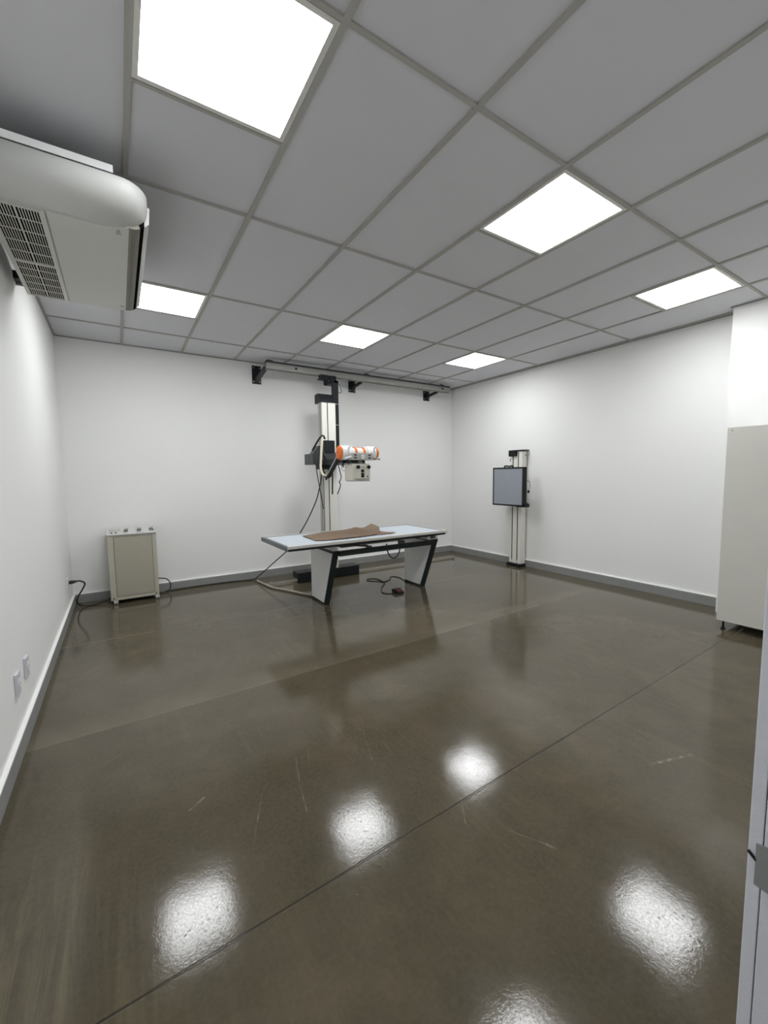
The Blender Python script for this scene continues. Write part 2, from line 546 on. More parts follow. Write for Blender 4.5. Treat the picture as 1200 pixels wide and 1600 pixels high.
# ================================================================== AIR CONDITIONER
t = thing('air_conditioner', (-0.25, 1.6, 2.62), 'white ceiling-hung air conditioner in the upper left corner with slotted intake grille', 'air conditioner')
zb, zt = 2.62, 2.775
xb, xf, y0, y1 = -0.553, 0.078, 0.95, 2.36
def plan(x0, x1, ya, yb, r, n=8):
    pts = [(x0, ya)]
    for k in range(n+1):
        a = -math.pi/2 + math.pi/2*k/n
        pts.append((x1-r+r*math.cos(a), ya+r*1.1+r*1.1*math.sin(a)))
    for k in range(n+1):
        a = math.pi/2*k/n
        pts.append((x1-r+r*math.cos(a), yb-r+r*math.sin(a)))
    pts.append((x0, yb))
    return pts
b = B()
rings = []
lev = [(zb, 1.0)]
fh = 0.110
for k in range(1, 11):
    lev.append((zb + fh*(1-math.cos(math.pi/2*k/10)), None))
lev += [(zb+fh+0.006, 0.0), (zt-0.018, 0.0), (zt-0.008, 0.06), (zt, 0.22)]
for z, ii in lev:
    if ii is None:
        tt = max(0.0, (zb+fh-z)/fh)
        ii = 1-math.sqrt(max(0, 1-tt*tt))
    dy = 0.165*ii; dx = 0.072*ii
    rings.append([b.bm.verts.new((x, y, z)) for x, y in plan(xb, xf-dx, y0+dy, y1-dy*0.55, 0.115-0.02*min(max(ii,0),1))])
for i in range(len(rings)-1):
    n = len(rings[i])
    for k in range(n):
        f = b.bm.faces.new((rings[i][k], rings[i][(k+1)%n], rings[i+1][(k+1)%n], rings[i+1][k]))
        f.smooth = k < n-2
b.bm.faces.new(rings[0]); b.bm.faces.new(rings[-1])
build('housing', b, 'ac', t)
pb = B()
pb.prism([(-0.326, 1.135), (-0.12, 1.135), (-0.02, 1.105), (-0.004, 1.08), (-0.004, 2.245), (-0.03, 2.262), (-0.326, 2.262)], 'z', zb-0.004, zb+0.004, 0.0015)
pnl = build('bottom_panel', pb, 'aclow', t)
mk = B()
mk.box(-0.055, -0.040, 1.135, 1.150, zb-0.0048, zb-0.0038)
mk.box(-0.058, -0.036, 1.156, 1.166, zb-0.0048, zb-0.0038)
mk.box(-0.058, -0.036, 1.172, 1.178, zb-0.0048, zb-0.0038)
build_each('logo_badge', mk, 'mark', pnl, 'small grey printed maker badge')
build('tag', B().box(-0.035, -0.015, 2.17, 2.20, zb-0.0048, zb-0.0038), 'mark', pnl)
# intake grille in two sections
gr = B()
gx0, gx1 = -0.55, -0.333
for (ya, yb2) in ((1.145, 1.742), (1.742, 2.262)):
    gr.box(gx0, gx0+0.022, ya, yb2, zb-0.009, zb+0.002, 0.002)
    gr.box(gx1-0.022, gx1, ya, yb2, zb-0.009, zb+0.002, 0.002)
    gr.box(gx0+0.02, gx1-0.02, ya, ya+0.010, zb-0.009, zb+0.002)
    gr.box(gx0+0.02, gx1-0.02, yb2-0.010, yb2, zb-0.009, zb+0.002)
    xm = (gx0+gx1)/2
    gr.box(xm-0.004, xm+0.004, ya, yb2, zb-0.004, zb+0.001)
    for side in (0, 1):
        xa = gx0+0.020 if side == 0 else xm+0.004
        xe = xm-0.004 if side == 0 else gx1-0.020
        for k in range(1, 8):
            xx = xa + (xe-xa)*k/8
            gr.box(xx-0.0019, xx+0.0019, ya+0.008, yb2-0.008, zb-0.0035, zb-0.0012)
    ncb = 5
    for k in range(1, ncb):
        yy = ya + (yb2-ya)*k/ncb
        gr.box(gx0+0.02, gx1-0.02, yy-0.003, yy+0.003, zb-0.0035, zb-0.0012)
go = build('intake_grille', gr, 'aclow', t)
build('grille_backing', B().box(gx0+0.015, gx1-0.015, 1.15, 2.255, zb-0.0012, zb+0.001), 'void', go, 'dark opening behind the slots')
# outlet slot with its vane, along the front edge
build('outlet_vane', B().prism([(-0.003, 2.6155), (0.02, 2.617), (0.041, 2.624), (0.048, 2.634), (0.03, 2.65), (-0.01, 2.625)], 'y', 1.09, 2.25, 0.001), 'louver', t, 'beige outlet vane')
ov = B()
ov.box(0.008, 0.0105, 1.10, 2.24, 2.6125, 2.622)
ov.box(0.022, 0.0245, 1.10, 2.24, 2.6145, 2.628)
build_each('vane_rib', ov, 'louver', t)
build('outlet_opening', B().prism([(0.046, 2.6275), (0.062, 2.6415), (0.062, 2.70), (0.03, 2.66)], 'y', 1.085, 2.25), 'void', t, 'dark air outlet slot')
build('outlet_lip', B().prism([(0.059, 2.639), (0.084, 2.663), (0.090, 2.74), (0.072, 2.748), (0.06, 2.70)], 'y', 1.10, 2.25, 0.002), 'ac', t)
hb = B()
hb.box(-0.61, -0.058, 0.992, 0.996, 2.793, 2.825)
hb.box(-0.61, -0.058, 0.996, 1.03, 2.821, 2.825)
build('hanger_bracket', hb, 'white', t, 'white folded hanger bracket above the unit')
hr = B()
for (x, y) in ((-0.5, 1.15), (-0.5, 2.15), (-0.14, 1.35), (-0.14, 2.15)):
    hr.cyl((x, y, 2.77), (x, y, H+0.004), 0.005, seg=10)
build_each('threaded_rod', hr, 'steel', t)
build('gap_shade', B().box(-0.54, 0.0, 1.03, 2.26, 2.774, 2.80, 0.004), 'dgrey', t)  # dark block added as the shade in the gap below the hanger bracket
wb = B()
wb.box(XL, -0.554, 2.30, 2.37, 2.715, 2.765, 0.002)
build('wall_bracket', wb, 'black', t, 'black bracket between unit and wall')
build('bracket_pad', B().box(XL, -0.560, 2.375, 2.39, 2.70, 2.752, 0.002), 'grey', t)

# ================================================================== GENERATOR CABINET
t = thing('generator_cabinet', (-0.025, 4.2, 0), 'beige-grey metal generator cabinet on casters with control console on top, back left corner', 'generator')
gx0, gx1, gy0, gy1 = -0.262, 0.212, 4.05, 4.33
b = B().prism([(gy0, 0.045), (gy0, 0.778), (gy1, 0.818), (gy1, 0.045)], 'x', gx0, gx1, 0.004)
build('body', b, 'gen', t)
fp = B().box(gx0+0.062, gx1-0.045, gy0-0.004, gy0, 0.088, 0.755, 0.0015)
fpo = build('front_panel', fp, 'genp', t, 'darker recessed front panel')
sm_ = B()
for (x0, x1, z0, z1) in ((gx0+0.058, gx0+0.062, 0.084, 0.76), (gx1-0.045, gx1-0.041, 0.084, 0.76), (gx0+0.058, gx1-0.041, 0.0845, 0.088), (gx0+0.058, gx1-0.041, 0.755, 0.759)):
    sm_.box(x0, x1, gy0-0.0022, gy0+0.001, z0, z1)
build_each('panel_seam', sm_, 'seam', fpo)
ct = B().prism([(gy0-0.012, 0.777), (gy0-0.012, 0.79), (gy1, 0.835), (gy1, 0.819)], 'x', gx0-0.008, gx1+0.006, 0.003)
con = build('console_top', ct, 'gent', t, 'light grey sloping console')
def cons(x, y):  # height of the console at y
    return 0.79 + (y-(gy0-0.012))/(gy1-gy0+0.012)*0.045
for gx in (-0.085, 0.045, 0.165):
    for k, yy in enumerate((4.10, 4.16, 4.225)):
        kb = B().box(gx-0.022+0.006*k, gx+0.022+0.004*k, yy-0.014, yy+0.014, cons(0, yy)-0.002, cons(0, yy)+0.010, 0.003)
        build('switch', kb, 'grey' if k != 1 else 'dgrey', con)
for (x, y) in ((-0.215, 4.09), (-0.175, 4.09), (0.19, 4.12)):
    build('knob', B().cyl((x, y, cons(0, y)-0.002), (x, y, cons(0, y)+0.012), 0.009, 0.008, seg=14), 'dgrey', con)
lbp = B().prism([(gx0+0.02, 4.15), (gx0+0.13, 4.15), (gx0+0.13, 4.27), (gx0+0.02, 4.27)], 'z', 0, 0.001)
for v in lbp.bm.verts: v.co.z = cons(0, v.co.y) + (0.0016 if v.co.z > 0.0005 else -0.001)
build('meter_plate', lbp, 'panelg', con)
for x in (gx0+0.03, gx1-0.03):
    build('screw', B().cyl((x, gy0-0.003, 0.07), (x, gy0+0.001, 0.07), 0.008, seg=12), 'dgrey', t)
for x in (gx0+0.045, gx1-0.02):
    for y in (gy0+0.02, gy1-0.04):
        c = B().lathe((x-0.022, y, 0.0245), (x+0.022, y, 0.0245), [(0, 0.016), (0.15, 0.0235), (0.42, 0.0245), (0.45, 0.019), (0.55, 0.019), (0.58, 0.0245), (0.85, 0.0235), (1, 0.016)], 20)
        c.cyl((x, y, 0.03), (x, y, 0.048), 0.012, seg=12)
        build('caster', c, 'caster', t)
gen = t

# ================================================================== WALL SOCKETS AND CABLES
def socket(y0, y1, z0, z1, label, name='wall_socket'):
    o = thing(name, (XL, (y0+y1)/2, (z0+z1)/2), label, 'wall socket', 'white sockets on the left wall')
    pl = B().box(XL, XL+0.014, y0, y1, z0, z1, 0.003)
    p = build('cover_plate', pl, 'plate', o)
    yc, zc = (y0+y1)/2, (z0+z1)/2
    ins = B().prism([(yc-0.022, zc), (yc-0.011, zc-0.024), (yc+0.011, zc-0.024), (yc+0.022, zc), (yc+0.011, zc+0.024), (yc-0.011, zc+0.024)], 'x', XL+0.013, XL+0.017, 0.001)
    q = build('outlet_insert', ins, 'white', p)
    for dy in (-0.0095, 0.0, 0.0095):
        build('pin_hole', B().cyl((XL+0.0165, yc+dy, zc), (XL+0.0175, yc+dy, zc), 0.0024, seg=8), 'dgrey', p)
    return o
socket(1.345, 1.42, 0.293, 0.412, 'white wall socket nearest the camera, left of its twin low on the left wall')
socket(1.59, 1.665, 0.29, 0.408, 'white wall socket right of its twin low on the left wall')
socket(3.80, 3.90, 0.30, 0.40, 'white wall socket by the back corner with the black plug in it')

pco = build('power_cord', B().tube([(XL+0.07, 3.87, 0.353), (-0.515, 3.91, 0.345), (-0.478, 3.95, 0.305), (-0.505, 3.99, 0.235), (-0.545, 4.0, 0.165), (-0.565, 4.04, 0.10), (-0.545, 4.13, 0.035),
      (-0.49, 4.16, 0.010), (-0.42, 4.16, 0.009), (-0.33, 4.17, 0.03), (-0.24, 4.20, 0.06), (-0.2, 4.22, 0.048)], 0.0075), 'rubber', gen, 'black power cord looping to the corner socket')
build('plug', B().lathe((XL+0.0178, 3.85, 0.352), (XL+0.085, 3.875, 0.353), [(0, 0.017), (0.3, 0.019), (0.6, 0.016), (1, 0.008)], 14), 'rubber', pco)
build('rear_cable', B().tube([(0.205, 4.28, 0.19), (0.25, 4.29, 0.185), (0.315, 4.29, 0.165), (0.352, 4.29, 0.10), (0.335, 4.28, 0.03), (0.27, 4.26, 0.010), (0.18, 4.26, 0.010)], 0.0065), 'rubber', gen, 'black cable looping out of the back')
tag(build('floor_conduit', B().tube([(1.378, 4.14, 0.016), (1.385, 4.05, 0.016), (1.43, 3.72, 0.016), (1.47, 3.61, 0.016), (1.55, 3.44, 0.016), (1.70, 3.10, 0.016), (1.715, 3.06, 0.016)], 0.014), 'pipe', None, None, (1.45, 3.7, 0)),
    'beige plastic conduit on the floor bending to the left table leg', 'pipe')

# ================================================================== WALL RAIL
t = thing('wall_rail', (3.14, YB, 2.85), 'long pale metal guide rail held on three black wall brackets under the ceiling', 'rail')
ry0, ry1 = 4.06, 4.115
rb = B()
rb.box(1.575, 4.72, ry0, ry0+0.006, 2.80, 2.893)
rb.box(1.575, 4.72, ry0, ry1, 2.80, 2.806)
rb.box(1.575, 4.72, ry1-0.006, ry1, 2.80, 2.893)
rb.box(1.575, 4.72, ry0-0.006, ry0+0.012, 2.887, 2.893)
rail = build('rail', rb, 'rail', t)
build('rail_slot', B().box(1.575, 4.72, ry0-0.0075, ry1, 2.894, 2.908).box(1.575, 4.72, ry0-0.0085, ry0-0.006, 2.884, 2.908), 'dgrey', t, 'dark top slot of the rail')
for x in (1.98, 4.56):
    build('bolt', B().cyl((x, ry0-0.012, 2.852), (x, ry0, 2.852), 0.014, seg=10), 'blackm', rail)
for (x0, x1, z0, z1) in ((1.477, 1.597, 2.664, 2.904), (2.943, 3.063, 2.695, 2.875), (4.403, 4.535, 2.696, 2.86)):
    xc = (x0+x1)/2
    br = B().box(x0, x1, YB-0.012, YB, z0, z1, 0.002)
    bo = build('bracket', br, 'blackm', t)
    s_ = B().bar((xc-0.01, YB-0.012, z0+0.06), (xc+0.01, ry1-0.01, 2.798), 0.035, 0.035)
    if x0 < 2: s_ = B().bar((xc, YB-0.012, z0+0.05), (1.585, ry1-0.005, 2.83), 0.045, 0.05, 0.003)
    build('strut', s_, 'dgrey' if x0 < 2 else 'blackm', bo)
    bb = B()
    for (px_, pz) in ((x0+0.02, z0+0.03), (x1-0.02, z0+0.03), (x0+0.02, z1-0.03), (x1-0.02, z1-0.03)):
        bb.cyl((px_, YB-0.018, pz), (px_, YB-0.012, pz), 0.008, seg=8)
    build_each('anchor_bolt', bb, 'steel', bo)
    cb = B().box(xc+0.05, xc+0.13, ry0+0.005, ry1-0.005, 2.907, 2.922, 0.002).cyl((xc+0.09, ry0+0.03, 2.92), (xc+0.09, ry0+0.03, 2.936), 0.007, seg=8)
    build('clamp', cb, 'blackm', t)
# ================================================================== FLOOR RAIL
tag(build('floor_rail', B().box(1.47, 4.59, 3.805, 3.835, 0.0, 0.008).box(1.47, 4.59, 3.814, 3.826, 0.008, 0.032, 0.003).box(4.575, 4.60, 3.80, 3.84, 0, 0.045, 0.004).box(1.46, 1.48, 3.80, 3.84, 0, 0.045, 0.004), 'pipe', None, None, (3, 3.82, 0)),
    'narrow beige guide rail on the floor behind the table', 'rail')

# ================================================================== X-RAY TUBE STAND
t = thing('xray_tube_stand', (2.3, 3.82, 0), 'white column stand carrying the orange-capped x-ray tube head behind the table', 'x-ray tube stand')
bc = B().box(1.80, 2.72, 3.775, 3.93, 0.05, 0.135, 0.006).box(1.80, 2.72, 3.735, 3.775, 0.004, 0.135, 0.005)
bco = build('base_carriage', bc, 'blackm', t)
bw_ = B()
for x in (1.9, 2.6):
    bw_.cyl((x, 3.81, 0.042), (x, 3.83, 0.042), 0.010, seg=14)
build_each('wheel', bw_, 'steel', bco)
cx0, cx1, cy0, cy1 = 2.203, 2.403, 3.752, 3.885
cbm = B()
cbm.box(cx0, 2.278, cy0, cy1, 0.135, 2.388, 0.003)
cbm.box(2.291, cx1, cy0, cy1, 0.135, 2.388, 0.003)
cbm.box(2.27, 2.30, cy0+0.012, cy1, 0.135, 2.388)
colm = build('column', cbm, 'col', t)
cs = B()
cs.box(cx0-0.003, cx0, cy0+0.012, cy0+0.05, 0.14, 2.385)
cs.box(cx0-0.003, cx0, cy0+0.066, cy1-0.012, 0.14, 2.385)
build_each('side_rail', cs, 'colside', colm)
cg = B()
cg.box(2.2785, 2.2905, cy0+0.003, cy0+0.013, 0.14, 2.385)
cg.box(cx0-0.0015, cx0+0.0005, cy0+0.052, cy0+0.064, 0.14, 2.385)
cg.box(cx0-0.0012, cx0+0.007, cy0-0.0012, cy0+0.003, 0.14, 1.5)
build_each('groove', cg, 'dgrey', colm, 'dark guide groove')
cp = B().prism([(cy0-0.012, 2.385), (cy0-0.012, 2.40), (cy0+0.02, 2.455), (cy0+0.05, 2.498), (cy0+0.09, 2.512), (cy1+0.06, 2.505), (cy1+0.06, 2.385)], 'x', cx0-0.016, cx1+0.002, 0.004)
build('column_cap', cp, 'blackm', t, 'black sloped pulley cover')
mp = B().box(2.405, 2.478, 3.80, 3.872, 1.56, 2.70, 0.004)
mpo = build('mast_post', mp, 'blackm', t, 'black square post beside the column')
for z in (2.10, 2.38):
    build('clamp_band', B().box(2.4035, 2.4805, 3.797, 3.874, z, z+0.008), 'steel', mpo)
build('loop_wire', B().tube([(2.47, 3.85, 2.68), (2.52, 3.85, 2.66), (2.55, 3.85, 2.57), (2.52, 3.85, 2.55), (2.478, 3.85, 2.56)], 0.004, sub=5), 'rubber', mpo)
rbk = B().box(2.30, 2.425, 3.985, 4.050, 2.745, 2.805, 0.003).box(2.44, 2.54, 3.985, 4.050, 2.745, 2.805, 0.003).box(2.28, 2.55, 3.985, 4.05, 2.733, 2.747)
rbk.box(2.385, 2.478, 3.80, 4.02, 2.665, 2.70, 0.003)
rbo = build('roller_bracket', rbk, 'blackm', t)
build('roller', B().cyl((2.385, 4.0, 2.665), (2.385, 4.0, 2.735), 0.032, seg=20, bev=0.006).cyl((2.385, 3.96, 2.70), (2.385, 4.04, 2.70), 0.02, seg=16), 'black', rbo)
# sliding carriage on the column
ca = B().prism([(2.0, 1.56), (2.445, 1.56), (2.445, 1.70), (2.305, 1.72), (2.17, 1.80), (2.085, 1.80), (2.0, 1.69)], 'y', 3.615, 3.745, 0.004)
ca.box(2.0, 2.195, 3.745, 3.90, 1.56, 1.70, 0.004)
ca.box(2.482, 2.52, 3.70, 3.88, 1.56, 1.70, 0.004)
cao = build('carriage', ca, 'dgrey', t, 'dark grey sliding carriage')
build('cover_plate', B().box(2.165, 2.308, 3.60, 3.748, 1.715, 1.872, 0.003), 'blackm', cao)
build('lower_plate', B().box(2.10, 2.312, 3.605, 3.745, 1.497, 1.562, 0.003).bar((2.13, 3.606, 1.70), (2.20, 3.606, 1.60), 0.012, 0.012), 'blackm', cao)
ar = B().box(2.11, 2.25, 2.83, 3.62, 1.555, 1.615, 0.004).box(2.02, 2.30, 2.80, 2.85, 1.55, 1.60, 0.003)
ar.box(2.03, 2.12, 2.64, 2.83, 1.548, 1.572, 0.003)
aro = build('support_arm', ar, 'blackm', t)
build_each('lock_lever', B().lathe((2.005, 2.80, 1.575), (2.01, 2.79, 1.50), [(0, 0.014), (0.6, 0.012), (1, 0.006)], 12).tube([(2.03, 2.72, 1.55), (2.03, 2.70, 1.565), (2.06, 2.66, 1.57), (2.09, 2.66, 1.56)], 0.008), 'dgrey', aro)
# tube head
TY, TZ = 2.75, 1.660
th = B()
th.cyl((1.952, TY, TZ), (2.075, TY, TZ), 0.079, seg=32, bev=0.004)
th.cyl((2.06, TY, TZ), (2.30, TY, TZ), 0.056, seg=32)
th.cyl((2.275, TY, TZ), (2.385, TY, TZ), 0.079, seg=32, bev=0.004)
tho = build('tube_housing', th, 'tubew', t)
def endcap(x, d, ln=0.028):
    c = B().lathe((x, TY, TZ), (x+d*ln, TY, TZ), [(0, 0.0785), (0.3, 0.0785), (0.62, 0.070), (0.9, 0.052), (1, 0.03)], 32)
    return build('end_cap', c, 'orange', tho, 'orange domed end cap')
e1 = endcap(1.953, -1)
build('cap_screw', B().cyl((1.9235, TY, TZ+0.002), (1.926, TY, TZ+0.002), 0.008, seg=12), 'dgrey', e1)
endcap(2.384, 1, 0.05)
for (x0, x1) in ((2.118, 2.145), (2.222, 2.249)):
    build('ring', B().cyl((x0, TY, TZ), (x1, TY, TZ), 0.0665, seg=32, bev=0.003), 'orange', tho, 'orange clamp ring')
for xc in (1.992, 2.318):
    dv = Vector((0.64, -0.76, 0.06)).normalized()
    p0 = Vector((xc, TY, TZ+0.006))
    hn = B().lathe(p0, p0+dv*0.082, [(0, 0.066), (0.93, 0.066), (1, 0.063)], 28)
    hno = build('cable_horn', hn, 'tubew', tho)
    build('horn_cap', B().cyl(p0+dv*0.0815, p0+dv*0.084, 0.060, seg=28), 'tubeg', hno)
build('top_handle', B().tube([(1.97, TY+0.03, TZ+0.07), (1.99, TY+0.02, TZ+0.088), (2.04, TY, TZ+0.09), (2.065, TY, TZ+0.075)], 0.006), 'tubeg', tho)
cpn = B().box(2.008, 2.278, 2.585, 2.655, 1.576, 1.652, 0.006)
cpn.box(2.05, 2.24, 2.655, 2.74, 1.58, 1.605)
cpo = build('control_panel', cpn, 'panelg', t)
for x in (2.055, 2.232):
    for z in (1.600, 1.630):
        build('button', B().box(x-0.014, x+0.014, 2.581, 2.586, z-0.007, z+0.007, 0.001), 'black', cpo)
gg = build('angle_gauge', B().cyl((2.143, 2.577, 1.612), (2.143, 2.587, 1.612), 0.030, seg=28), 'steel', cpo)
build('gauge_face', B().cyl((2.143, 2.5755, 1.612), (2.143, 2.578, 1.612), 0.025, seg=28), 'white', gg, 'white round dial')
build('gauge_needle', B().box(2.128, 2.158, 2.5745, 2.5758, 1.610, 1.613), 'grey', gg)
build('handle', B().tube([(2.02, 2.60, 1.610), (1.985, 2.585, 1.602), (1.94, 2.57, 1.592), (1.915, 2.562, 1.586)], 0.013), 'tubeg', cpo, 'pale grey steering handle')
build('handle', B().tube([(2.27, 2.60, 1.604), (2.305, 2.58, 1.596), (2.355, 2.56, 1.586)], 0.011), 'grey', cpo, 'darker grey steering handle')
co = B().box(2.036, 2.25, 2.612, 2.81, 1.352, 1.536, 0.007)
coo = build('collimator', co, 'coll', t, 'beige collimator box')
build('mount_flange', B().cyl((2.14, 2.72, 1.534), (2.14, 2.72, 1.585), 0.07, 0.06, seg=28).box(2.05, 2.23, 2.66, 2.79, 1.536, 1.546, 0.003), 'grey', coo)
fpl = build('face_plate', B().box(2.047, 2.248, 2.600, 2.614, 1.372, 1.520, 0.004), 'coll', coo)
for x in (2.088, 2.222):
    build('knob', B().lathe((x, 2.601, 1.500), (x, 2.572, 1.500), [(0, 0.012), (0.3, 0.012), (0.3, 0.020), (0.9, 0.019), (1, 0.015)], 18), 'black', coo, 'black rotary knob')
wn = B().box(2.132, 2.170, 2.597, 2.601, 1.442, 1.474, 0.001).box(2.132, 2.170, 2.597, 2.601, 1.386, 1.436, 0.001)
build_each('display_window', wn, 'black', fpl)
build_each('indicator', B().box(2.138, 2.164, 2.598, 2.601, 1.493, 1.499).cyl((2.213, 2.597, 1.396), (2.213, 2.601, 1.396), 0.009, seg=12), 'dgrey', fpl)
lp = B().box(2.05, 2.245, 2.603, 2.80, 1.343, 1.354, 0.002).box(2.06, 2.23, 2.595, 2.62, 1.356, 1.366, 0.001)
build('lower_rail', lp, 'panelg', coo)
# cable harness looping from the carriage to the tube
hz = [(2.13, 3.66, 1.80), (2.105, 3.55, 1.875), (2.07, 3.46, 1.895), (2.055, 3.44, 1.86), (2.04, 3.43, 1.76), (2.025, 3.42, 1.62), (2.012, 3.40, 1.50), (2.02, 3.36, 1.425), (2.045, 3.30, 1.415),
      (2.04, 3.20, 1.48), (2.02, 3.05, 1.56), (2.0, 2.92, 1.63), (1.99, 2.83, 1.665)]
build('harness_hose', B().tube(hz[:9], 0.0155, seg=12, sub=12, wav=0.07), 'hose', t, 'cream corrugated cable hose')
build('harness_tube', B().tube([(x+0.004, y-0.004, z+0.012) for x, y, z in hz[8:12]], 0.008), 'tubeg', t, 'thin pale tube along the black cable')
hz2 = [(x+0.024, y-0.005, z-0.010) for x, y, z in hz]
build_each('harness_cable', B().tube([(2.0, 3.62, 1.74), (2.005, 3.52, 1.81), (2.035, 3.46, 1.885), (2.07, 3.44, 1.91), (2.095, 3.44, 1.87)], 0.012).tube(hz2[7:], 0.024, seg=12, sub=8), 'rubber', t, 'black twin high-voltage cable')
fc = B().tube([(0.30, 4.33, 0.009), (0.45, 4.335, 0.009), (0.7, 4.342, 0.009), (1.0, 4.335, 0.009), (1.2, 4.31, 0.009), (1.34, 4.25, 0.012), (1.415, 4.19, 0.07),
         (1.60, 4.10, 0.245), (1.80, 4.02, 0.44), (1.98, 3.93, 0.73), (2.12, 3.85, 1.05), (2.165, 3.80, 1.26), (2.18, 3.775, 1.40), (2.18, 3.75, 1.55)], 0.0075)
build('supply_cable', fc, 'rubber', t, 'black supply cable rising from the skirting behind the table')
lc = B()
lc.tube([(2.04, 3.62, 1.57), (2.05, 3.61, 1.44), (2.07, 3.60, 1.30), (2.10, 3.60, 1.12), (2.125, 3.60, 0.98)], 0.006)
lc.tube([(2.28, 3.63, 1.52), (2.277, 3.63, 1.35), (2.272, 3.63, 1.165)], 0.010)
lc.tube([(2.23, 3.62, 1.51), (2.18, 3.58, 1.42), (2.165, 3.58, 1.36), (2.15, 3.58, 1.42), (2.11, 3.58, 1.52)], 0.009)
lc.tube([(2.20, 3.3, 1.558), (2.215, 3.3, 1.50), (2.239, 3.3, 1.40), (2.225, 3.3, 1.35), (2.211, 3.3, 1.335), (2.228, 3.3, 1.292), (2.209, 3.3, 1.236), (2.181, 3.3, 1.18)], 0.006)
lc.tube([(2.05, 2.9, 1.56), (2.045, 2.9, 1.50), (2.06, 2.9, 1.47), (2.085, 2.9, 1.465), (2.10, 2.9, 1.49)], 0.003)
build_each('loose_cable', lc, 'rubber', t, 'thin dangling black cables')

# ================================================================== EXAMINATION TABLE
t = thing('examination_table', (2.2, 2.75, 0), 'long x-ray examination table with pale blue top and flared grey legs', 'table')
X0, X1, Y0, Y1, ZT = 1.165, 3.12, 2.308, 3.113, 0.752
build('tabletop', B().box(X0+0.01, X1-0.01, Y0+0.02, Y1-0.02, ZT-0.026, ZT-0.004, 0.002), 'table', t, 'pale blue-white top panel')
build('side_rail', B().box(X0, X1, Y0, Y0+0.03, ZT-0.028, ZT, 0.003), 'alu', t, 'pale metal rail along the near edge')
build('side_rail', B().box(X0, X1, Y1-0.022, Y1, ZT-0.03, ZT+0.002, 0.003), 'alu', t)
build_each('inner_strip', B().box(X0+0.02, X1-0.02, Y1-0.052, Y1-0.024, ZT-0.01, ZT-0.0025).box(X1-0.05, X1-0.024, Y0+0.05, Y1-0.03, ZT-0.01, ZT-0.0025).box(X0+0.012, X0+0.026, Y0+0.04, Y1-0.05, ZT-0.01, ZT-0.0025), 'slate', t, 'dark inlay strip')
build('end_rail', B().box(X0-0.010, X0+0.012, Y0+0.002, Y1-0.002, ZT-0.045, ZT+0.001, 0.004), 'slate', t, 'slate grey end rail')
build('end_rail', B().box(X1-0.022, X1+0.006, Y0+0.002, Y1-0.002, ZT-0.04, ZT+0.001, 0.004), 'alu', t)
build('underframe', B().box(X0+0.005, X1-0.02, Y0+0.008, Y0+0.04, ZT-0.050, ZT-0.029).box(1.76, 2.95, Y0+0.05, Y1-0.12, 0.688, ZT-0.027, 0.004), 'black', t, 'black carriage under the top')
def leg(x0, x1, yb, ybt):
    back, ft, fb, zt_ = 3.045, 2.44, 2.70, 0.602
    p = B().prism([(fb+0.014, 0.022), (back, 0.022), (back, zt_), (ft+0.014, zt_)], 'x', x0, x1, 0.002)
    o = build('leg', p, 'leg', t)
    f = B()
    f.prism([(fb-0.004, 0.0), (fb+0.014, 0.0), (ft+0.014, zt_+0.03), (ft-0.006, zt_+0.03)], 'x', x0-0.003, x1+0.006, 0.002)
    f.box(x0-0.002, x1+0.004, fb, back, 0.0, 0.023)
    f.box(x0-0.002, x1+0.004, ft, back, zt_, zt_+0.03, 0.002)
    build('edge_frame', f, 'tgreen', o, 'dark green edge frame')
    return o
leg(1.70, 1.755, 0, 0)
leg(3.025, 3.085, 0, 0)
build('cross_beam', B().box(1.76, 3.02, 2.42, 2.462, 0.574, 0.628, 0.003), 'tgreen', t, 'dark green front beam')
build('mount_block', B().box(1.698, 1.757, 2.455, 2.95, 0.632, ZT-0.027, 0.002), 'white', t)
mb2 = B().box(2.945, 3.098, 2.455, 2.62, 0.632, ZT-0.027, 0.003)
mbo = build('mount_block', mb2, 'white', t)
build('hole', B().box(2.985, 3.06, 2.4535, 2.457, 0.645, 0.69), 'dgrey', mbo)
build('cassette_tray', B().box(2.08, 2.57, 2.47, 2.80, 0.657, 0.672, 0.003), 'alu', t, 'pale metal cassette tray')
hwb = B().box(1.80, 2.0, 2.46, 2.60, 0.655, 0.682, 0.004).bar((1.96, 2.46, 0.668), (2.12, 2.46, 0.645), 0.03, 0.02).box(2.10, 2.16, 2.44, 2.47, 0.629, 0.645).box(2.52, 2.60, 2.44, 2.47, 0.629, 0.665, 0.003)
build_each('tray_latch', hwb, 'dgrey', t)
sg = B()
for k in range(6):
    sg.cyl((2.66+0.045*k, 2.36, 0.702), (2.66+0.045*k, 2.35, 0.702), 0.007, seg=10)
build_each('bearing', sg, 'grey', t)
build('hanging_wire', B().tube([(2.375, 2.48, 0.64), (2.385, 2.47, 0.55), (2.415, 2.46, 0.49), (2.46, 2.46, 0.472), (2.51, 2.46, 0.495), (2.55, 2.47, 0.56), (2.555, 2.48, 0.64)], 0.007), 'rubber', t, 'black wire loop hanging below the top')

